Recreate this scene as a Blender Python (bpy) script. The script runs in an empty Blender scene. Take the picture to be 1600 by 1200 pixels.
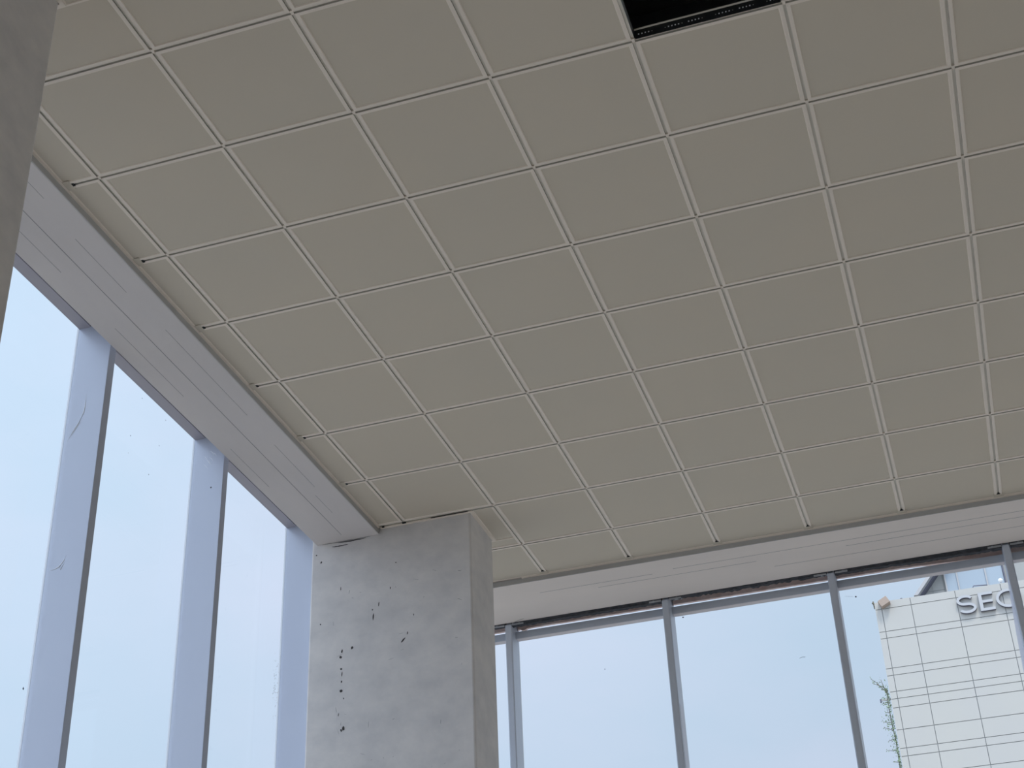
import bpy, bmesh, math, random
from mathutils import Vector, Matrix
random.seed(7)
H = 5.8                                   # height of the ceiling above the floor
C = bpy.context.scene.collection
scn = bpy.context.scene

# ------------------------------------------------------------------ camera
cam_d = bpy.data.cameras.new('camera')
cam_d.sensor_fit = 'HORIZONTAL'; cam_d.sensor_width = 36.0
cam_d.lens = 2348.85 / 1600 * 36.0
cam_d.clip_start = 0.05; cam_d.clip_end = 500
cam = bpy.data.objects.new('camera', cam_d); C.objects.link(cam)
R = ((0.95025762, 0.30931429, -0.03653936), (-0.19249296, 0.49099922, -0.84962711), (-0.24486101, 0.81439821, 0.52611657))
cam.matrix_world = Matrix(((R[0][0], -R[1][0], -R[2][0], 3.74129),
                           (R[0][1], -R[1][1], -R[2][1], -3.73854),
                           (R[0][2], -R[1][2], -R[2][2], H - 4.27472),
                           (0, 0, 0, 1)))
scn.camera = cam

# ------------------------------------------------------------------ view, sky, sun
scn.view_settings.view_transform = 'Standard'
scn.view_settings.look = 'None'
scn.view_settings.exposure = 0.0
scn.view_settings.gamma = 1.0
scn.view_settings.use_curve_mapping = False

w = bpy.data.worlds.new('sky'); scn.world = w; w.use_nodes = True
nt = w.node_tree; nt.nodes.clear()
N = nt.nodes.new; L = nt.links.new
tc = N('ShaderNodeTexCoord')
noi = N('ShaderNodeTexNoise'); noi.inputs['Scale'].default_value = 2.6; noi.inputs['Detail'].default_value = 5; noi.inputs['Roughness'].default_value = .5
mp = N('ShaderNodeMapping'); mp.inputs['Scale'].default_value = (1, 1, 2.2); mp.inputs['Location'].default_value = (3.1, .4, .8)
L(tc.outputs['Generated'], mp.inputs['Vector']); L(mp.outputs['Vector'], noi.inputs['Vector'])
cr = N('ShaderNodeValToRGB')
cr.color_ramp.elements[0].position = .36; cr.color_ramp.elements[0].color = (.61, .762, .94, 1)
cr.color_ramp.elements[1].position = .68; cr.color_ramp.elements[1].color = (.735, .81, .99, 1)
L(noi.outputs['Fac'], cr.inputs['Fac'])
sep = N('ShaderNodeSeparateXYZ'); L(tc.outputs['Generated'], sep.inputs['Vector'])
def ramp(axis, f0, f1, t0, t1):
    r_ = N('ShaderNodeMapRange'); r_.interpolation_type = 'SMOOTHSTEP' if axis == 'Y' else 'LINEAR'
    for k_, v_ in zip(('From Min', 'From Max', 'To Min', 'To Max'), (f0, f1, t0, t1)): r_.inputs[k_].default_value = v_
    L(sep.outputs[axis], r_.inputs['Value']); return r_.outputs[0]
def times(p_, q_):
    m_ = N('ShaderNodeMath'); m_.operation = 'MULTIPLY'; L(p_, m_.inputs[0]); L(q_, m_.inputs[1]); return m_.outputs[0]
# hazy sky: brighter to the left and higher up, boosted behind the camera on the sun side to brighten the room, darker under the horizon
st_ = times(times(ramp('X', 0, -.6, .93, 1.09), ramp('Z', .3, .55, .95, 1.06)), times(ramp('Y', .35, -.5, 1.0, 2.3), ramp('Z', -.05, .02, .35, 1.0)))
bg = N('ShaderNodeBackground'); L(cr.outputs['Color'], bg.inputs['Color']); L(st_, bg.inputs['Strength'])
wo = N('ShaderNodeOutputWorld'); L(bg.outputs[0], wo.inputs['Surface'])

sun_d = bpy.data.lights.new('sun', 'SUN'); sun_d.energy = 2.4; sun_d.angle = math.radians(12); sun_d.color = (1, .95, .86)
sun = bpy.data.objects.new('sun', sun_d); C.objects.link(sun)
sun.rotation_euler = Vector((-.30, .50, -1.0)).to_track_quat('-Z', 'Y').to_euler()

# ------------------------------------------------------------------ materials
def mat(name, col, rough=.6, metal=0, noise=None, bump=None, spec=.5):
    """noise = (scale, amount, second colour, stretch); bump = (scale, strength, distance)"""
    m = bpy.data.materials.new(name); m.use_nodes = True
    n = m.node_tree.nodes; l = m.node_tree.links; b = n['Principled BSDF']
    b.inputs['Base Color'].default_value = (*col, 1); b.inputs['Roughness'].default_value = rough
    b.inputs['Metallic'].default_value = metal; b.inputs['Specular IOR Level'].default_value = spec
    t = n.new('ShaderNodeTexCoord')
    if noise:
        sc, amt, c2, st = noise
        mp_ = n.new('ShaderNodeMapping'); mp_.inputs['Scale'].default_value = st; l.new(t.outputs['Object'], mp_.inputs['Vector'])
        x = n.new('ShaderNodeTexNoise'); x.inputs['Scale'].default_value = sc; x.inputs['Detail'].default_value = 6; x.inputs['Roughness'].default_value = .6
        l.new(mp_.outputs['Vector'], x.inputs['Vector'])
        r = n.new('ShaderNodeValToRGB'); r.color_ramp.elements[0].position = .5 - amt; r.color_ramp.elements[1].position = .5 + amt
        r.color_ramp.elements[0].color = (*c2, 1); r.color_ramp.elements[1].color = (*col, 1)
        l.new(x.outputs['Fac'], r.inputs['Fac']); l.new(r.outputs['Color'], b.inputs['Base Color'])
    if bump:
        x = n.new('ShaderNodeTexNoise'); x.inputs['Scale'].default_value = bump[0]; x.inputs['Detail'].default_value = 5
        l.new(t.outputs['Object'], x.inputs['Vector'])
        bp = n.new('ShaderNodeBump'); bp.inputs['Strength'].default_value = bump[1]; bp.inputs['Distance'].default_value = bump[2]
        l.new(x.outputs['Fac'], bp.inputs['Height']); l.new(bp.outputs['Normal'], b.inputs['Normal'])
    return m

M_field = mat('ceiling_panel_paint', (.66, .57, .455), .75, noise=(1.3, .3, (.625, .555, .455), (1, 1, 1)))
M_lip = mat('ceiling_grid_paint', (.85, .745, .64), .6)
M_groove = mat('ceiling_groove_paint', (.90, .84, .74), .7)
M_slot = mat('slot_edge_shade', (.50, .47, .42), .7)  # groove shade put into the colour: slot walls darker than the grid paint
M_void = mat('dark_plenum', (.30, .31, .31), .9)
M_wrap = mat('dark_frame', (.40, .38, .43), .5, .1)
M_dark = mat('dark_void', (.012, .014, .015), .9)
M_trim = mat('edge_trim_paint', (.50, .49, .48), .6)
M_plaster = mat('grey_plaster', (.73, .69, .66), .85, noise=(4.5, .17, (.60, .575, .565), (1, 1, 1.3)), bump=(14, .25, .01))
M_plaster2 = mat('grey_board_formed_concrete', (.75, .69, .67), .85, noise=(3.0, .3, (.66, .615, .60), (1, .25, 1)), bump=(20, .2, .006))
M_plaster3 = mat('pale_board_formed_concrete', (.87, .775, .71), .85, noise=(3.0, .3, (.78, .70, .65), (.25, 1, 1)), bump=(20, .2, .006))
M_joint = mat('concrete_joint', (.30, .29, .29), .9)
M_alu = mat('grey_aluminium', (.58, .63, .72), .45, .15, bump=(3, .15, .01))
M_film = mat('film_wrapped_aluminium', (.50, .535, .62), .32, .1, noise=(1.1, .25, (.46, .495, .60), (1, 1, .5)), bump=(4, .2, .01))
M_cap = mat('white_gasket', (.80, .82, .86), .4)
M_purple = mat('grey_frame_underside', (.66, .62, .64), .5, .1)
M_foam = mat('dark_sealing_foam', (.05, .055, .065), .95, noise=(30, .2, (.10, .10, .11), (1, 1, 1)), bump=(40, .8, .01))
M_pink = mat('pinkish_firestop_board', (.92, .80, .76), .9, noise=(9, .15, (.78, .58, .52), (1, 1, 1)), bump=(30, .6, .01))
M_steel = mat('galvanised_steel', (.45, .47, .50), .4, .6)
M_mark = mat('dark_pit', (.05, .045, .045), .95)
M_smear = mat('grey_smear', (.30, .29, .285), .95)
M_floor = mat('grey_screed', (.76, .68, .58), .85, noise=(1.2, .3, (.70, .63, .54), (1, 1, 1)))
M_wall = mat('light_interior_wall', (.80, .74, .66), .9)
M_pave = mat('outdoor_paving', (.40, .385, .36), .9, noise=(.4, .3, (.35, .335, .31), (1, 1, 1)))
M_stone = mat('pale_stone_cladding', (.445, .432, .395), .6, noise=(.5, .35, (.425, .415, .40), (1, 1, 1)))
M_jointf = mat('cladding_joint', (.25, .26, .26), .9)
M_letter = mat('silver_letter', (.42, .42, .43), .4, .1)
M_letside = mat('letter_shade_and_dark_metal', (.11, .11, .15), .5)  # shade on the letter sides put into this colour; also small dark metal parts
M_conc2 = mat('far_grey_panels', (.36, .36, .34), .8, noise=(1, .3, (.32, .32, .31), (1, 1, 1)))
M_glassf = mat('far_blue_glass', (.34, .40, .46), .35, .0)
M_band = mat('far_roof_edge', (.42, .41, .41), .5)
M_tan = mat('tan_board', (.37, .29, .24), .8)
M_leaf = mat('climber_leaf', (.16, .25, .12), .6, noise=(6, .2, (.30, .38, .24), (1, 1, 1)))
M_stem = mat('climber_stem', (.16, .15, .12), .9)
M_white = mat('white_lamp_housing', (.85, .87, .9), .4)
M_dirt = mat('glass_dirt', (.20, .22, .26), .9)

m = bpy.data.materials.new('window_glass'); m.use_nodes = True
n = m.node_tree.nodes; l = m.node_tree.links; n.clear()
tr = n.new('ShaderNodeBsdfTransparent'); tr.inputs['Color'].default_value = (.955, .965, .97, 1)
gl = n.new('ShaderNodeBsdfGlossy'); gl.inputs['Roughness'].default_value = .02
fr = n.new('ShaderNodeFresnel'); fr.inputs['IOR'].default_value = 1.25
mx = n.new('ShaderNodeMixShader'); o_ = n.new('ShaderNodeOutputMaterial')
ge = n.new('ShaderNodeNewGeometry'); fm = n.new('ShaderNodeMath'); fm.operation = 'MULTIPLY'; iv = n.new('ShaderNodeMath'); iv.operation = 'SUBTRACT'; iv.inputs[0].default_value = 1
l.new(ge.outputs['Backfacing'], iv.inputs[1]); l.new(fr.outputs[0], fm.inputs[0]); l.new(iv.outputs[0], fm.inputs[1])
l.new(fm.outputs[0], mx.inputs[0]); l.new(tr.outputs[0], mx.inputs[1]); l.new(gl.outputs[0], mx.inputs[2]); l.new(mx.outputs[0], o_.inputs['Surface'])
M_glass = m

m = bpy.data.materials.new('peeling_film'); m.use_nodes = True
n = m.node_tree.nodes; l = m.node_tree.links; n.clear()
tl = n.new('ShaderNodeBsdfTranslucent'); tl.inputs['Color'].default_value = (.85, .85, .9, 1); tp = n.new('ShaderNodeBsdfTransparent'); tp.inputs['Color'].default_value = (.9, .92, .96, 1)
mx = n.new('ShaderNodeMixShader'); mx.inputs[0].default_value = .55; o_ = n.new('ShaderNodeOutputMaterial')
l.new(tp.outputs[0], mx.inputs[1]); l.new(tl.outputs[0], mx.inputs[2]); l.new(mx.outputs[0], o_.inputs['Surface'])
M_peel = m

# ------------------------------------------------------------------ mesh helpers
class MB:
    """collects shapes, in ceiling coordinates (z = 0 is the ceiling), into one mesh"""
    def __init__(s): s.v = []; s.f = []; s.mi = []; s.mats = []
    def _m(s, m):
        if m not in s.mats: s.mats.append(m)
        return s.mats.index(m)
    def quad(s, pts, m):
        k = len(s.v); s.v += [tuple(p) for p in pts]; s.f.append(tuple(range(k, k + len(pts)))); s.mi.append(s._m(m))
    def box(s, x0, x1, y0, y1, z0, z1, m, rot=None):
        k = len(s.v); P = [(x, y, z) for z in (z0, z1) for x, y in ((x0, y0), (x1, y0), (x1, y1), (x0, y1))]
        if rot:
            c = Vector(((x0 + x1) / 2, (y0 + y1) / 2, (z0 + z1) / 2)); P = [tuple(rot @ (Vector(p) - c) + c) for p in P]
        s.v += P
        for f in ((3, 2, 1, 0), (4, 5, 6, 7), (0, 1, 5, 4), (1, 2, 6, 5), (2, 3, 7, 6), (3, 0, 4, 7)):
            s.f.append(tuple(k + i for i in f)); s.mi.append(s._m(m))
    def prism(s, poly, m, axis='y', a=0, b=1, mside=None):
        """extrude a 2-D outline along an axis; poly in (x,z) for y, (x,y) for z"""
        k = len(s.v); n_ = len(poly)
        for t in (a, b):
            for p in poly: s.v.append((p[0], t, p[1]) if axis == 'y' else (p[0], p[1], t))
        s.f.append(tuple(k + i for i in range(n_))[::-1] if axis == 'z' else tuple(k + i for i in range(n_))); s.mi.append(s._m(m))
        s.f.append(tuple(k + n_ + i for i in range(n_)) if axis == 'z' else tuple(k + n_ + i for i in range(n_))[::-1]); s.mi.append(s._m(m))
        for i in range(n_):
            j = (i + 1) % n_
            s.f.append((k + i, k + j, k + n_ + j, k + n_ + i) if axis == 'z' else (k + j, k + i, k + n_ + i, k + n_ + j)); s.mi.append(s._m(mside or m))
    def tube(s, pts, r, m, n_=6):
        k = len(s.v); pts = [Vector(p) for p in pts]; rs = r if isinstance(r, (list, tuple)) else [r] * len(pts)
        for i, p in enumerate(pts):
            d = (pts[min(i + 1, len(pts) - 1)] - pts[max(i - 1, 0)]).normalized()
            u = d.cross(Vector((0, 0, 1)) if abs(d.z) < .9 else Vector((1, 0, 0))).normalized(); v = d.cross(u)
            for q in range(n_):
                a = q * 2 * math.pi / n_; s.v.append(tuple(p + (u * math.cos(a) + v * math.sin(a)) * rs[i]))
        for i in range(len(pts) - 1):
            for q in range(n_):
                a, b = k + i * n_ + q, k + i * n_ + (q + 1) % n_
                s.f.append((a, b, b + n_, a + n_)); s.mi.append(s._m(m))
        s.f.append(tuple(k + q for q in range(n_))[::-1]); s.mi.append(s._m(m))
        s.f.append(tuple(k + (len(pts) - 1) * n_ + q for q in range(n_))); s.mi.append(s._m(m))
    def build(s, name, parent=None, bevel=0, smooth=False, origin=None):
        me = bpy.data.meshes.new(name); me.from_pydata(s.v, [], s.f)
        for m_ in s.mats: me.materials.append(m_)
        for p, i in zip(me.polygons, s.mi): p.material_index = i; p.use_smooth = smooth
        bm = bmesh.new(); bm.from_mesh(me); bmesh.ops.recalc_face_normals(bm, faces=bm.faces)
        bm.to_mesh(me); bm.free()
        off = Vector(origin) if origin else Vector((0, 0, 0))
        me.transform(Matrix.Translation(-off)); me.update()
        o = bpy.data.objects.new(name, me); C.objects.link(o)
        if parent:
            o.parent = parent; o.location = off - Vector(parent['_o'])
        else: o.location = off + Vector((0, 0, H))
        if bevel:
            b = o.modifiers.new('bevel', 'BEVEL'); b.width = bevel; b.segments = 2; b.limit_method = 'ANGLE'
        return o

ORIG = {}
def empty(name, loc):
    o = bpy.data.objects.new(name, None); C.objects.link(o); o.location = (loc[0], loc[1], loc[2] + H); o['_o'] = tuple(loc); o.empty_display_size = .1
    ORIG[o.name] = o
    return o
def tag(o, label=None, cat=None, group=None, kind=None):
    if label: o['label'] = label
    if cat: o['category'] = cat
    if group: o['group'] = group
    if kind: o['kind'] = kind
    return o

# ------------------------------------------------------------------ dimensions (metres, z measured from the ceiling)
T = .6                                    # ceiling module
XL, YF = .42, 5.30                        # where the ceiling meets the left and the front concrete band
BX, BY = -.008, 5.93                      # outer edges of the two bands
ZS = -.037                                # their underside
XR, YB = 10.2, -6.6                       # right and back walls
CX0, CX1 = -.042, 1.035                   # columns
COLS = ((4.235, 4.665, 1.035), (-.85, -.344, 1.0))
FZ = -H

# ------------------------------------------------------------------ floor, walls, slab
b = MB(); b.box(-.35, XR + .2, YB - .2, 6.2, FZ - .2, FZ, M_floor); tag(b.build('floor'), kind='structure')
b = MB(); b.box(-90, 110, -60, 160, FZ - .5, FZ - .2, M_pave); tag(b.build('ground'), 'grey paving around the hall and the building outside', kind='structure')
b = MB(); b.box(XR, XR + .2, YB - .2, 6.2, FZ, .95, M_wall); tag(b.build('wall_right'), kind='structure')
b = MB(); b.box(-.35, XR, YB - .2, YB, FZ, .95, M_wall); tag(b.build('wall_back'), kind='structure')
b = MB(); b.box(-.5, XR + .3, YB - .3, 6.3, .95, 1.25, M_void); tag(b.build('roof_slab'), 'dark concrete slab hidden above the suspended ceiling', kind='structure')

# ------------------------------------------------------------------ ceiling
G, LIP = .006, .0155                     # half groove, flange width
GZ, FZ_ = .009, .004                      # depth of the groove and of the panel field
ceil = MB()
xs = [XL + .012] + [T * i for i in range(1, 17)] + [XR]
ys = [YB] + [T * j for j in range(-10, 9)] + [YF - .014]
def in_col(x0, x1, y0, y1):
    return [c for c in COLS if x0 < c[2] - 1e-4 and x1 > CX0 and y0 < c[1] - 1e-4 and y1 > c[0] + 1e-4]
def cell(x0, x1, y0, y1, ex, ey, ex1, ey1):
    """one module; e* = True where that side lies on a grid line, else it runs to the trim"""
    a0 = x0 + (G if ex else 0); a1 = x1 - (G if ex1 else 0); c0 = y0 + (G if ey else 0); c1 = y1 - (G if ey1 else 0)
    lx0 = a0 + (LIP if ex else .004); lx1 = a1 - (LIP if ex1 else .004); ly0 = c0 + (LIP if ey else .004); ly1 = c1 - (LIP if ey1 else .004)
    O = [(a0, c0), (a1, c0), (a1, c1), (a0, c1)]; I = [(lx0, ly0), (lx1, ly0), (lx1, ly1), (lx0, ly1)]
    s_ = .003
    F = [(lx0 + s_, ly0 + s_), (lx1 - s_, ly0 + s_), (lx1 - s_, ly1 - s_), (lx0 + s_, ly1 - s_)]
    for i in range(4):
        j = (i + 1) % 4
        ceil.quad([(*O[i], 0), (*O[j], 0), (*I[j], 0), (*I[i], 0)], M_lip)
        ceil.quad([(*I[i], 0), (*I[j], 0), (*F[j], FZ_), (*F[i], FZ_)], M_lip)
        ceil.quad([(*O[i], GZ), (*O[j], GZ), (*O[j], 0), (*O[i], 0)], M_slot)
    ceil.quad([(*p, FZ_) for p in F], M_field)
for i in range(len(xs) - 1):
    for j in range(len(ys) - 1):
        x0, x1, y0, y1 = xs[i], xs[i + 1], ys[j], ys[j + 1]
        ex, ex1 = i > 0, i < len(xs) - 2; ey, ey1 = j > 0, j < len(ys) - 2
        if abs(x0 - 3.0) < .01 and abs(y0) < .01: continue            # the missing panel
        if not in_col(x0, x1, y0, y1):
            cell(x0, x1, y0, y1, ex, ey, ex1, ey1); continue
        # panels are cut around the columns
        c = in_col(x0, x1, y0, y1)[0]; cy0, cy1, cx1 = c[0] - .018, c[1] + .018, c[2] + .018
        lo, hi = max(y0, cy0), min(y1, cy1)
        if lo - y0 > .03: cell(x0, x1, y0, lo, ex, ey, ex1, False)
        if y1 - hi > .03: cell(x0, x1, hi, y1, ex, False, ex1, ey1)
        if x1 - cx1 > .03 and cx1 > x0: cell(cx1, x1, lo, hi, False, (lo == y0 and ey), ex1, (hi == y1 and ey1))
# groove backs, with the hole left open
HX0, HX1, HY0, HY1 = 3.0 + G, 3.6 - G, 0 + G, .6 - G
for q in ((XL, HX0, YB, YF), (HX1, XR, YB, YF), (HX0, HX1, YB, HY0), (HX0, HX1, HY1, YF)):
    ceil.quad([(q[0], q[2], GZ + .0005), (q[1], q[2], GZ + .0005), (q[1], q[3], GZ + .0005), (q[0], q[3], GZ + .0005)], M_groove)
# crossing plates: the grooves stop at every crossing
for x in xs[1:-1]:
    for y in ys[1:-1]:
        if x < CX1 and any(c[0] - .05 < y < c[1] + .05 for c in COLS): continue
        ceil.box(x - .0064, x + .0064, y - .011, y + .011, .002, GZ, M_lip)
# black slot ends where a groove stops at the edge trim
for x in xs[1:-1]:
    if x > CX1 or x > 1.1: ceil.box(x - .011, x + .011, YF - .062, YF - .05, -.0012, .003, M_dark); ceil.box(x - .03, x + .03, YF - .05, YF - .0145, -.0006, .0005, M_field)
for y in ys[1:-1]:
    if any(c[0] - .05 < y < c[1] + .05 for c in COLS): continue
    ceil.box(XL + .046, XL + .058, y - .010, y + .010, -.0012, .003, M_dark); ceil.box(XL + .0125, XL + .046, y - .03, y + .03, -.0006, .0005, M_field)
ceiling = tag(ceil.build('ceiling'), 'grid of square grey panels with light metal edges', kind='structure')
ceiling['_o'] = (0, 0, 0)
def child(b, name, parent, **k):
    o = b.build(name, parent, **k); return o
# edge trims as parts of the ceiling
t = MB()
t.box(XL - .002, XL + .013, YB, COLS[1][0] - .02, -.003, .004, M_lip)
t.box(XL - .002, XL + .013, COLS[1][1] + .018, COLS[0][0] - .018, -.003, .004, M_lip)
t.box(XL - .003, XL + .002, YB, COLS[0][0], ZS + .001, 0, M_trim)
child(t, 'edge_trim', ceiling)
t = MB(); t.box(CX1, XR, YF - .015, YF + .002, -.003, .004, M_lip); t.box(CX0, XR, YF + .001, YF + .006, ZS + .001, 0, M_trim); child(t, 'edge_trim', ceiling)
for c in COLS:
    t = MB()
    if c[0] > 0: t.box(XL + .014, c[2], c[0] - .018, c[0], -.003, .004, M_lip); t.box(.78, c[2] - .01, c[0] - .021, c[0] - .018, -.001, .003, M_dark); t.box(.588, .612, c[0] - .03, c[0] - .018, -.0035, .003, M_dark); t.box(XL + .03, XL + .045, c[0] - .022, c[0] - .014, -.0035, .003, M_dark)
    t.box(c[2], c[2] + .018, c[0] - .018 if c[0] > 0 else c[0], c[1] + .018, -.003, .004, M_lip)
    t.box(XL, c[2], c[1], c[1] + .018, -.003, .004, M_lip)
    child(t, 'column_trim', ceiling)
# the perforated channel seen at the far side of the open module, and the dark space above
t = MB()
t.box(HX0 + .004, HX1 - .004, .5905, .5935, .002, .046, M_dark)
t.box(HX0 + .004, HX1 - .004, .583, .5935, .046, .049, M_groove)
k = 0
x = HX0 + .02
while x < HX1 - .02:
    ph = int((x - HX0) / .0135)
    if ph % 15 in (1, 2, 3, 4, 10, 11, 12, 13): t.box(x - .0026, x + .0026, .5895, .5906, .019, .0250, M_cap)
    elif ph % 15 in (5, 9, 14): t.box(x - .0018, x + .0018, .5898, .5906, .02, .0235, M_trim)
    x += .0135
child(t, 'perforated_channel', ceiling)
t = MB()
t.box(2.2, 2.21, -1.2, 1.4, .06, .94, M_void); t.box(4.6, 4.61, -1.2, 1.4, .06, .94, M_void)
t.box(2.2, 4.61, -1.2, -1.19, .06, .94, M_void); t.box(2.2, 4.61, 1.4, 1.41, .06, .94, M_void)
for q in ((2.2, HX0, -1.2, 1.4), (HX1, 4.6, -1.2, 1.4), (HX0, HX1, -1.2, HY0), (HX0, HX1, HY1 + .001, 1.4)): t.box(*q, .05, .06, M_void)
child(t, 'ceiling_void', ceiling)

# ------------------------------------------------------------------ concrete bands above the two window walls
def ragged(n_, a, b_):
    return [random.uniform(a, b_) for _ in range(n_)]
b = MB()
b.box(BX, XL - .001, YB, COLS[0][0] + .1, ZS, .95, M_plaster2)
b.box(BX, XL - .001, COLS[0][1] - .05, BY, ZS, .95, M_plaster2)
wl = tag(b.build('wall_left', bevel=.004), 'grey board-marked concrete band above the left windows', kind='structure'); wl['_o'] = (0, 0, 0)
t = MB()
t.box(.197, .2, YB, 4.15, ZS - .0006, ZS + .001, M_joint)
for x, y0, y1 in ((.30, .9, 1.35), (.315, 1.7, 2.6), (.31, 2.95, 3.5), (.27, 3.6, 3.85), (.09, 1.6, 2.3), (.10, .7, 1.1), (.06, 2.9, 3.4), (.33, -1, .6), (.12, -2, -1)):
    t.box(x - .0008, x + .0008, y0, y1, ZS - .0005, ZS + .001, M_smear)
child(t, 'formwork_joint', wl)
b = MB()
b.box(XL - .001, XR, YF + .004, BY, ZS, .95, M_plaster3)
wf = tag(b.build('wall_front', bevel=.004), 'pale board-marked concrete band above the front windows', kind='structure'); wf['_o'] = (0, 0, 0)
t = MB()
for y, x0, x1 in ((5.50, 1.1, 1.9), (5.47, 2.05, 5.4), (5.57, 1.5, 2.6), (5.56, 3.2, 5.2), (5.70, 2.7, 4.9), (5.50, 5.5, 8)):
    t.box(x0, x1, y - .0015, y + .0015, ZS - .0006, ZS + .001, M_smear)
child(t, 'formwork_joint', wf)

# ------------------------------------------------------------------ columns
def column(y0, y1, CX1, label, marks):
    root = empty('concrete_column', ((CX0 + CX1) / 2, (y0 + y1) / 2, FZ))
    s_ = MB(); s_.prism([(CX0, y0), (CX1, y0), (CX1, y1), (CX0, y1)], M_plaster, 'z', FZ, .94)
    sh = s_.build('shaft', root, bevel=.012, origin=((CX0 + CX1) / 2, (y0 + y1) / 2, FZ)); sh['_o'] = ((CX0 + CX1) / 2, (y0 + y1) / 2, FZ)
    if marks:
        q = MB(); Yf = y0 - .0006
        big = [(.389, -.594, .006, .040, 3), (.425, -.514, .004, .026, 8), (.585, -.779, .007, .034, 42), (.614, -.737, .004, .018, 8), (.252, -.774, .011, .016, 20),
               (.185, -.787, .007, .02, 10), (.178, -.824, .013, .014, 30), (.183, -.901, .009, .011, 0), (.188, -.935, .004, .026, 4), (.187, -.982, .007, .012, 0),
               (.185, -1.041, .014, .014, -30), (.203, -1.09, .005, .01, 0), (.206, -1.277, .012, .022, 0), (.192, -1.287, .007, .016, -20), (.172, -1.187, .004, .02, 12),
               (.035, -.586, .007, .007, 20), (-.008, -.107, .006, .009, 30), (.027, -.162, .007, .013, 25), (.167, -.368, .003, .022, 0),
               (.501, -.421, .004, .014, 0), (.537, -.253, .006, .006, 0), (.655, -.622, .003, .011, 0), (.383, -.546, .004, .009, 0), (.356, -1.69, .005, .012, 0)]
        for x, z, w_, h_, an in big:
            pts = []; k_ = 9; ca, sa = math.cos(math.radians(an)), math.sin(math.radians(an))
            for i in range(k_):
                a = i * 2 * math.pi / k_; rr = random.uniform(.75, 1.15)
                px, pz = math.cos(a) * w_ * .72 * rr, math.sin(a) * h_ * .62 * rr
                pts.append((x + px * ca + pz * sa, z - px * sa + pz * ca))
            q.prism(pts, M_mark, 'y', Yf - .0004, Yf + .002)
        child(q, 'pit_marks', root)
        q = MB()
        for i in range(46):
            x = random.uniform(.02, 1.0); z = random.uniform(-2.1, -.3); k_ = random.uniform(.1, 1)
            pts = []; an = random.uniform(-.5, .5) if random.random() < .5 else random.uniform(1.2, 1.9)
            Lg = random.uniform(.006, .05); W_ = random.uniform(.0012, .003)
            for i2 in range(7):
                a = i2 * 2 * math.pi / 7; px, pz = math.cos(a) * Lg / 2 * random.uniform(.7, 1.1), math.sin(a) * W_ / 2
                pts.append((x + px * math.cos(an) - pz * math.sin(an), z + px * math.sin(an) + pz * math.cos(an)))
            q.prism(pts, M_smear, 'y', Yf + .0001, Yf + .002)
        # torn sealant where the band meets the column
        for x0, x1, z0 in ((.10, .21, -.068), (.14, .33, -.046), (.03, .36, -.040)):
            pts = [(x0 + (x1 - x0) * i / 9, z0 + .003 * random.random()) for i in range(10)]
            pts += [(x0 + (x1 - x0) * i / 9, z0 - (.0035 + .004 * random.random()) * math.sin(math.pi * (i + .3) / 9.6)) for i in range(9, -1, -1)]
            q.prism(pts, M_mark if z0 != -.040 else M_smear, 'y', Yf - .0004, Yf + .002)
        child(q, 'hairline_cracks', root)
    return tag(root, label, 'column')
column(*COLS[0], 'wide grey plastered concrete column with dark pit marks in the corner between both window walls', True)
column(*COLS[1], 'dim grey concrete column at the left edge of the view, cutting off the left windows', False)

# ------------------------------------------------------------------ left window wall
LX1, LX0 = -.05, -.263
LY = [1.785 + 1.25 * k for k in range(-6, 4)]
win = empty('window_1', (LX0, 0, FZ)); tag(win, 'tall left window wall of clear panes between deep film-wrapped mullions', kind='structure')
for k, y in enumerate(LY):
    s_ = MB(); s_.box(LX0 + .010, LX1, y, y + .055, FZ, .45, M_film)
    s_.box(LX0, LX0 + .012, y - .001, y + .056, FZ, .45, M_cap)
    o = s_.build('mullion', win, bevel=.002); o['_o'] = (0, 0, 0); o.location = Vector(o.location)
    if k in (6, 7):
        q = MB()
        if k == 6:
            q.tube([(-.231, y, -.519), (-.205, y, -.465), (-.178, y, -.42), (-.158, y, -.37), (-.154, y, -.332), (-.156, y, -.256)], [.0008, .0022, .0028, .0028, .002, .0005], M_cap)
            q.tube([(-.215, y, -.50), (-.19, y, -.45), (-.165, y, -.415)], [.0005, .0025, .0005], M_cap)
            q.tube([(-.229, y, -1.219), (-.2, y, -1.214), (-.182, y, -1.207), (-.16, y, -1.18), (-.15, y, -1.15)], [.0005, .002, .003, .002, .0005], M_cap)
            q.tube([(-.182, y, -1.207), (-.172, y, -1.222), (-.155, y, -1.19)], [.0005, .0025, .0005], M_cap)
        else:
            for i in range(7):
                x = -.17 + random.uniform(-.02, .05); z = .06 - i * .014
                q.tube([(x, y, z), (x + .015, y, z - .01), (x + .026, y, z - .03)], [.0004, .0018, .0004], M_cap)
            q.tube([(-.125, y - .0005, -.186), (-.119, y - .0005, -.180)], .0028, M_mark)
        q.build('film_wrinkle', win)
for k in range(len(LY) - 1):
    g = MB(); g.box(LX0 + .018, LX0 + .030, LY[k] + .05, LY[k + 1] + .005, FZ, .2, M_glass); g.build('glass_pane', win)
g = MB(); g.box(LX0 + .018, LX0 + .030, LY[-1] + .05, 6.05, FZ, .2, M_glass); g.build('glass_pane', win)
t = MB(); t.box(LX0 + .012, LX0 + .080, YB, 6.09, .155, .215, M_wrap); t.build('head_transom', win)
t = MB(); t.box(LX0 + .016, BX + .002, YB, 6.09, .22, .26, M_wrap); t.build('gap_closure', win)
t = MB(); t.box(LX0, LX1, YB, 6.0, FZ, FZ + .12, M_alu); t.build('sill', win)
d = MB()
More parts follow.
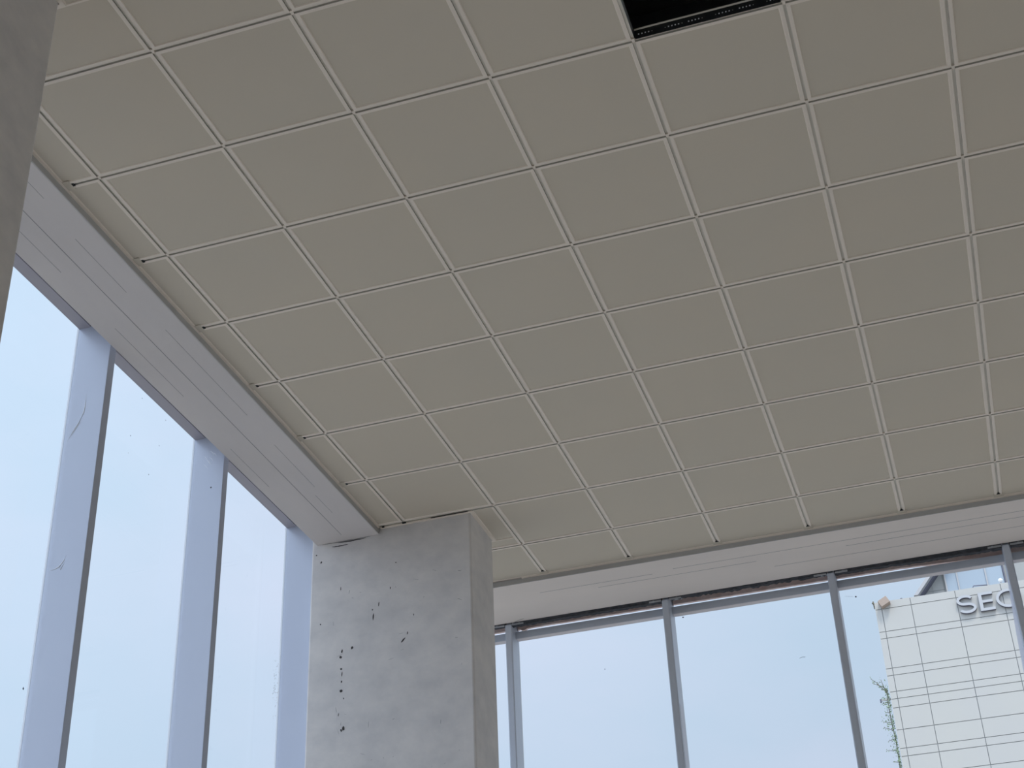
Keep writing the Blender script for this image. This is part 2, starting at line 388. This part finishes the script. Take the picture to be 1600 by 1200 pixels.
def speck(b_, x, y, z, r, plane):
    k_ = 6; an = random.random() * 6
    pts = [(math.cos(an + i * 2 * math.pi / k_) * r * random.uniform(.6, 1.2), math.sin(an + i * 2 * math.pi / k_) * r * random.uniform(.6, 1.2)) for i in range(k_)]
    if plane == 'x': b_.quad([(x, y + p[0], z + p[1]) for p in pts], M_dirt); b_.quad([(x + .0006, y + p[0], z + p[1]) for p in pts], M_dirt)
    else: b_.quad([(x + p[0], y, z + p[1]) for p in pts], M_dirt); b_.quad([(x + p[0], y - .0006, z + p[1]) for p in pts], M_dirt)
GXL = LX0 + .0303
for y, z, r in ((2.406, .083, .003), (2.666, .086, .003), (2.334, -.191, .004), (2.626, -.1, .003), (2.33, -.30, .002), (2.55, -.32, .003), (1.713, -1.822, .006), (4.0, -1.55, .005)):
    speck(d, GXL, y, z, r, 'x')
for i in range(60):
    speck(d, GXL, 4.19 + random.gauss(0, .022), -.97 + random.gauss(0, .09), random.uniform(.001, .0032), 'x')
o = d.build('dirt_specks', win); o['kind'] = 'stuff'

# ------------------------------------------------------------------ front window wall
FY0, FY1 = 5.94, 6.10
FX = [.699 - 1.16 + 1.16 * k for k in range(0, 10)]
win2 = empty('window_2', (0, FY1, FZ)); tag(win2, 'tall front window wall of clear panes between slim grey mullions', kind='structure')
for k, x in enumerate(FX):
    s_ = MB()
    pr = [(x, FY0 + .006), (x + .006, FY0), (x + .046, FY0), (x + .052, FY0 + .006), (x + .052, FY1), (x, FY1)]
    s_.prism(pr, M_alu, 'z', FZ, ZS - .006)
    s_.box(x - .0005, x + .0525, FY1 - .006, FY1 + .008, FZ, .40, M_cap)
    s_.box(x + .006, x + .046, FY0 + .02, FY1 - .01, ZS - .006, .35, M_alu)
    s_.build('mullion', win2, bevel=.002)
    for sx in (-1, 1):
        q = MB(); cx = x + .026 + sx * .072
        q.box(cx - .043, cx + .043, FY0 - .004, FY0 + .05, ZS - .003, ZS + .003, M_steel)
        q.box(cx - .043, cx + .043, FY0 - .004, FY0 - .001, ZS - .017, ZS + .003, M_steel)
        q.tube([(cx + sx * .012, FY0 - .008, ZS - .008), (cx + sx * .012, FY0 - .001, ZS - .008)], .007, M_steel, 8)
        q.build('bracket', win2)
for k in range(len(FX) - 1):
    x0, x1 = FX[k] + .052, FX[k + 1]
    g = MB(); g.box(x0 - .004, x1 + .004, FY1 - .034, FY1 - .022, FZ, -.1, M_glass); g.build('glass_pane', win2)
    t = MB(); t.box(x0, x1, FY1 - .07, FY1 - .012, -.122, -.069, M_alu); t.box(x0, x1, FY1 - .068, FY1 - .014, -.1235, -.1215, M_purple)
    t.build('head_transom', win2, bevel=.0015)
    # board closing the gap above the transom; it leaves a thin slit open to the sky
    q = MB(); n_ = 60; dx = (x1 - x0) / n_
    low = []
    for i in range(n_ + 1):
        X = x0 + i * dx; z = -.029 + random.uniform(-.0012, .0012)
        if X < FX[1] + .16 and X > FX[1]: z -= .010 * (i % 4 > 1) + .003
        if X > 3.55: z -= min(.020, .012 * (X - 3.55) / .3 + random.uniform(0, .0015))
        low.append((X, z))
    q.prism(low + [(x1, .42), (x0, .42)], M_pink, 'y', FY1 - .018, FY1 + .006); q.build('closure_board', win2)
    # torn dark foam under the edge of the concrete band
    q = MB(); low = []
    for i in range(n_ + 1):
        X = x0 + i * dx
        base = {0: -.047, 1: -.056, 2: -.040, 3: -.054}.get(k, -.060)
        if k == 2 and X > 2.35: base = -.047 + .010 * (X - 2.35)
        if k == 3 and X > 3.5: base = -.060
        low.append((X, base + random.uniform(-.006, .006) * (1.3 if k == 2 else .5)))
    q.prism(low + [(x1, ZS + .03), (x0, ZS + .03)], M_foam, 'y', BY + .012, BY + .05)
    q.box(x0 - .002, x1 + .002, BY + .001, BY + .03, ZS - .004, ZS + .05, M_foam)
    q.build('sealing_foam', win2)
t = MB(); t.box(-.2, XR, FY0, FY1, FZ, FZ + .12, M_alu); t.build('sill', win2)
t = MB(); x4 = FX[4]; t.prism([(x4 - .0005, -.14), (x4 - .0005, -2.6), (x4 - .05, -2.6), (x4 - .045, -1.2), (x4 - .027, -.62), (x4 - .008, -.28)], M_peel, 'y', FY0 + .10, FY0 + .104); t.build('protective_film', win2)
# masking-film strip wrapped on the side of one mullion
t = MB(); t.box(FX[2] + .052, FX[2] + .0532, FY0 + .02, FY1 - .03, -2.2, -.80, M_film); t.build('protective_film', win2)
t = MB()
t.tube([(.86, BY - .045, ZS - .001), (.80, BY - .02, ZS - .002), (.745, BY + .01, ZS - .002)], [.0006, .0016, .003], M_joint); t.build('hairline_crack', wf)
d = MB(); GY = FY1 - .0343
speck(d, 1.386, GY, -.437, .004, 'y'); speck(d, 3.179, GY, -.192, .006, 'y'); speck(d, 1.977, GY, -.143, .006, 'y')
for i in range(9): speck(d, 3.11 + .006 * i, GY, -.178 - .0012 * i, .0016, 'y')
d.tube([(2.742, GY, -.568), (2.76, GY, -.563), (2.781, GY, -.565)], .0012, M_dirt, 5)
o = d.build('dirt_specks', win2); o['kind'] = 'stuff'

# ------------------------------------------------------------------ building across the street
BYF = 60.0
bx0, bx1, btop, bbot = .82, 34.0, 21.83, FZ - .2
office = empty('office_building', (10, BYF, bbot)); tag(office, 'pale stone-clad building with thin panel joints and raised silver letters', 'building')
vcol = [bx0, 1.10, 2.37, 4.29, 6.21] + [6.21 + 1.92 * k for k in range(1, 15)]
rows = [btop, 21.50, 20.45, 20.14, 18.77, 18.45, 17.73, 17.41, 17.02, 16.06, 15.26, 14.92, 14.12, 13.2, 12.9, 11.6, 11.3, 10.5, 10.1, 9.1, 8.8]
z = 8.8
while z > bbot + 3: z -= 1.6; rows.append(z); z -= .32; rows.append(z)
rows.append(bbot)
s_ = MB(); s_.box(bx0 + .02, bx1, BYF + .03, BYF + 14, bbot, btop - .02, M_jointf); s_.build('wall_core', office)
s_ = MB(); j_ = .014
for i in range(len(vcol) - 1):
    for k in range(len(rows) - 1):
        s_.box(vcol[i] + (j_ if i else 0), vcol[i + 1] - j_, BYF, BYF + .04, rows[k + 1] + j_, rows[k] - (j_ if k else 0), M_stone)
s_.build('stone_cladding', office)
s_ = MB(); s_.box(bx0, bx1, BYF + .005, BYF + .4, btop - .015, btop + .015, M_stone); s_.box(bx0, bx0 + .02, BYF + .005, BYF + 14, bbot, btop, M_stone); s_.build('parapet', office)

# the letters on it
sign = empty('building_sign', (5.0, BYF, 20.65)); tag(sign, 'raised silver capital letters SEO along the top of the pale stone building', 'sign')
def stroke(path, wd, name, closed=False):
    n_ = len(path); off = []
    for i, p in enumerate(path):
        a = path[(i - 1) % n_] if closed or i else path[i]; c = path[(i + 1) % n_] if closed or i < n_ - 1 else path[i]
        d_ = Vector((c[0] - a[0], c[1] - a[1])).normalized(); off.append((-d_.y * wd / 2, d_.x * wd / 2))
    b_ = MB(); y0, y1 = BYF - .16, BYF - .03
    rng = range(n_) if closed else range(n_ - 1)
    for i in rng:
        j = (i + 1) % n_
        A = [(path[i][0] + off[i][0], path[i][1] + off[i][1]), (path[i][0] - off[i][0], path[i][1] - off[i][1])]
        B = [(path[j][0] + off[j][0], path[j][1] + off[j][1]), (path[j][0] - off[j][0], path[j][1] - off[j][1])]
        b_.quad([(A[0][0], y0, A[0][1]), (A[1][0], y0, A[1][1]), (B[1][0], y0, B[1][1]), (B[0][0], y0, B[0][1])], M_letter)
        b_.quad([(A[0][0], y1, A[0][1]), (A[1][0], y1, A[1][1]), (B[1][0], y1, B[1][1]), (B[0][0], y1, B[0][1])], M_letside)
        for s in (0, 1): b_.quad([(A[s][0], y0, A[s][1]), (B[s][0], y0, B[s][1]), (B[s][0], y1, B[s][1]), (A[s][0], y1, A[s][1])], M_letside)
    if not closed:
        for i in (0, n_ - 1):
            A = [(path[i][0] + off[i][0], path[i][1] + off[i][1]), (path[i][0] - off[i][0], path[i][1] - off[i][1])]
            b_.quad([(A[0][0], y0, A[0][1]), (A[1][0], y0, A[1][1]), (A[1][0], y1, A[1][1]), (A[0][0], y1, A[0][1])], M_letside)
    return b_
def arc(cx, cz, rx, rz, a0, a1, n_=18):
    return [(cx + rx * math.cos(math.radians(a0 + (a1 - a0) * i / n_)), cz + rz * math.sin(math.radians(a0 + (a1 - a0) * i / n_))) for i in range(n_ + 1)]
WD = .115; zb, zt = 20.66, 21.50; zm = (zb + zt) / 2
top, bot = zt - WD / 2, zb + WD / 2; r1 = (top - zm) / 2
sp = arc(4.63, (top + zm) / 2 + .0, .30, r1, 25, 180, 16) + arc(4.63, (top + zm) / 2, .30, r1, 180, 262, 8)[1:] + arc(4.68, (bot + zm) / 2, .32, r1, 82, 0, 8)[0:] + arc(4.68, (bot + zm) / 2, .32, r1, 0, -155, 16)[1:]
stroke(sp, WD, 'letter').build('letter_s', sign)
e = MB(); y0, y1 = BYF - .16, BYF - .03
ex = 5.20
outl = [(ex, zb), (ex + .62, zb), (ex + .62, zb + .12), (ex + .14, zb + .12), (ex + .14, zm - .055), (ex + .56, zm - .055), (ex + .56, zm + .06), (ex + .14, zm + .06), (ex + .14, zt - .12), (ex + .60, zt - .12), (ex + .60, zt), (ex, zt)]
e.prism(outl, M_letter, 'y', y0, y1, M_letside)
# returns take the darker colour that stands for their shade
e.build('letter_e', sign)
stroke(arc(6.43, zm, .46, top - zm, 0, 360, 40)[:-1], WD, 'letter', True).build('letter_o', sign)

# things on its roof edge
t = MB(); rt = Matrix.Rotation(math.radians(-27), 3, 'Y')
t.box(1.04, 1.47, BYF - .34, BYF - .004, 21.56, 21.88, M_tan, rt)
o = t.build('tan_box', bevel=.01, origin=(1.25, BYF, 21.6)); tag(o, 'small tan box tilted over the left end of the stone building roof edge', 'box')
t = MB(); t.tube([(.80, BYF + .1, 21.6), (.78, BYF + .1, 21.95)], .035, M_stem); t.tube([(.80, BYF + .1, 21.84), (.74, BYF + .1, 21.9)], .05, M_stem)
tag(t.build('roof_spike', origin=(.8, BYF + .1, 21.6)), 'short dark post at the left corner of the stone building roof', 'post')
t = MB(); t.tube([(2.0, BYF + .3, 21.6), (2.0, BYF + .3, 21.93)], .03, M_white); t.tube([(2.0, BYF + .3, 21.91), (2.0, BYF + .3, 21.98)], .055, M_letside)
tag(t.build('roof_vent_pipe', origin=(2.0, BYF + .3, 21.6)), 'short pale pipe with a dark cap on the roof edge right of the tan box', 'pipe')
t = MB(); t.tube([(6.27, BYF + .2, 21.8), (6.27, BYF + .2, 22.02)], .03, M_band)
t.tube([(6.27, BYF + .2, 21.98), (6.27, BYF + .2, 22.03), (6.27, BYF + .2, 22.10), (6.27, BYF + .2, 22.15)], [.05, .1, .1, .04], M_white, 10)
tag(t.build('roof_lamp', origin=(6.27, BYF + .2, 21.8)), 'small white round lamp on the roof edge above the letters', 'lamp')
t = MB(); t.tube([(4.95, BYF + .25, 21.75), (5.12, BYF + .25, 22.02), (5.70, BYF + .25, 21.97)], .022, M_letside)
tag(t.build('roof_rail', origin=(4.95, BYF + .25, 21.75)), 'thin bent dark rail on the roof edge above the first letters', 'rail')
t = MB(); t.box(.34, .80, BYF + .3, BYF + .36, 17.50, 17.58, M_band); t.box(.34, .40, BYF + .28, BYF + .38, 17.44, 17.58, M_letside)
tag(t.build('wall_bracket', origin=(.8, BYF + .3, 17.5)), 'grey metal arm sticking out of the left side of the stone building', 'bracket')

# climbing plant on the left flank
plant = empty('climbing_plant', (.70, BYF + .5, bbot)); tag(plant, 'thin green climbing plant growing up the left corner of the stone building', 'plant')
st = MB(); lf = MB()
Yp = BYF + .35
trunk = [(.68 + .03 * math.sin(i * 1.7), Yp + .05 * math.sin(i), bbot + (18.0 - bbot) * i / 30) for i in range(31)]
st.tube(trunk, [.05 - .001 * i for i in range(31)], M_stem)
def leaf(p, s):
    u = Vector((random.gauss(0, 1), random.gauss(0, 1), random.gauss(0, 1))).normalized(); v = u.cross(Vector((random.gauss(0, 1), random.gauss(0, 1), random.gauss(0, 1)))).normalized()
    if p.x < 3 and p.x > .805 - s: p.x = .805 - s - random.uniform(0, .06)
    lf.quad([p - u * s, p - v * s * .45, p + u * s, p + v * s * .45], M_leaf)
def branch(p, d_, n_, step, r, leaves):
    pts = [Vector(p)]; d_ = Vector(d_).normalized()
    for i in range(n_):
        d_ = (d_ + Vector((random.gauss(0, .12), random.gauss(0, .05), random.gauss(0, .12)))).normalized(); pts.append(pts[-1] + d_ * step)
    st.tube(pts, [r * (1 - i / (n_ + 1)) + .006 for i in range(n_ + 1)], M_stem, 5)
    for q in pts[1:]:
        for _ in range(leaves): leaf(q + Vector((random.gauss(0, .035), random.gauss(0, .05), random.gauss(0, .035))), random.uniform(.025, .05))
branch((.72, Yp, 17.75), (-.52, 0, .85), 9, .12, .02, 3)
branch((.72, Yp, 17.9), (-.55, 0, .60), 7, .11, .02, 3)
branch((.70, Yp, 17.8), (-.2, 0, 1), 6, .12, .02, 3)
for i in range(9): branch((.68, Yp, 17.4 - .42 * i + random.uniform(-.1, .1)), (-1, 0, random.uniform(-.3, .6)), random.choice((2, 3, 4)), .10, .012, 2)
for i in range(640):
    t_ = random.random(); z = 18.1 - t_ * 4.4
    wd_ = .15 if z > 15.2 else .06
    leaf(Vector((.80 - abs(random.gauss(0, wd_)), Yp + random.gauss(0, .2), z + random.gauss(0, .08))), random.uniform(.025, .06))
for i in range(300): leaf(Vector((.70 + random.gauss(0, .12), Yp + random.gauss(0, .2), random.uniform(bbot, 13.6))), random.uniform(.04, .09))
st.build('stem', plant); o = lf.build('foliage', plant); o['kind'] = 'stuff'

# taller building behind it
tb = empty('glass_building', (9, 75, FZ - .2)); tag(tb, 'taller grey building with a blue glass band and slanted roof edge behind the stone building', 'building')
Yt = 75.0
s_ = MB(); s_.prism([(2.7, FZ - .2), (26, FZ - .2), (26, 34), (8.0, 34), (2.7, 27.9)], M_conc2, 'y', Yt, Yt + 16); s_.build('wall', tb)
s_ = MB()
for k in range(3): s_.box(3.3 + k * .62, 3.315 + k * .62, Yt - .02, Yt + .01, 26, 28.5 + k * .5, M_jointf)
s_.box(2.8, 3.95, Yt - .02, Yt + .01, 28.13, 28.15, M_jointf); s_.build('panel_joint', tb)
s_ = MB(); s_.prism([(2.30, 27.7), (2.52, 27.7), (8.1, 34.1), (7.85, 34.1)], M_band, 'y', Yt - .9, Yt + 16); s_.build('roof_edge', tb)
s_ = MB(); s_.prism([(2.52, 27.75), (2.66, 27.75), (8.2, 34.0), (8.1, 34.1)], M_letside, 'y', Yt - .5, Yt + 15.9); s_.build('gutter', tb)
g = MB(); g.box(4.05, 7.05, Yt - .12, Yt - .02, 26, 31.5, M_glassf); g.build('glass_band', tb)
for x in (4.02, 4.66, 6.14, 7.07):
    g = MB(); g.box(x, x + .07, Yt - .18, Yt - .02, 26, 31.5, M_band if x < 7 else M_letside); g.build('glazing_bar', tb)
# greenery and a pale pergola right of the last mullion, on the roof of the stone building
t = MB(); t.box(7.3, 9.6, BYF + .5, BYF + 1.1, 21.7, 22.02, M_stone); tag(t.build('roof_planter', origin=(8.4, BYF + .8, 21.7)), 'long pale planter on the stone building roof at the right edge of the view', 'planter')
t = MB()
lf = MB()
for i in range(700): leaf(Vector((random.uniform(7.35, 9.5), BYF + .8 + random.gauss(0, .15), 22.0 + abs(random.gauss(0, .12)))), random.uniform(.04, .08))
lf.box(7.35, 9.55, BYF + .55, BYF + 1.05, 22.02, 22.06, M_leaf); o = lf.build('roof_shrub', origin=(8.4, BYF + .8, 22.0)); tag(o, 'low green shrubs growing in the roof planter', 'shrub', kind='stuff')

for o in bpy.data.objects:
    if '_o' in o: del o['_o']
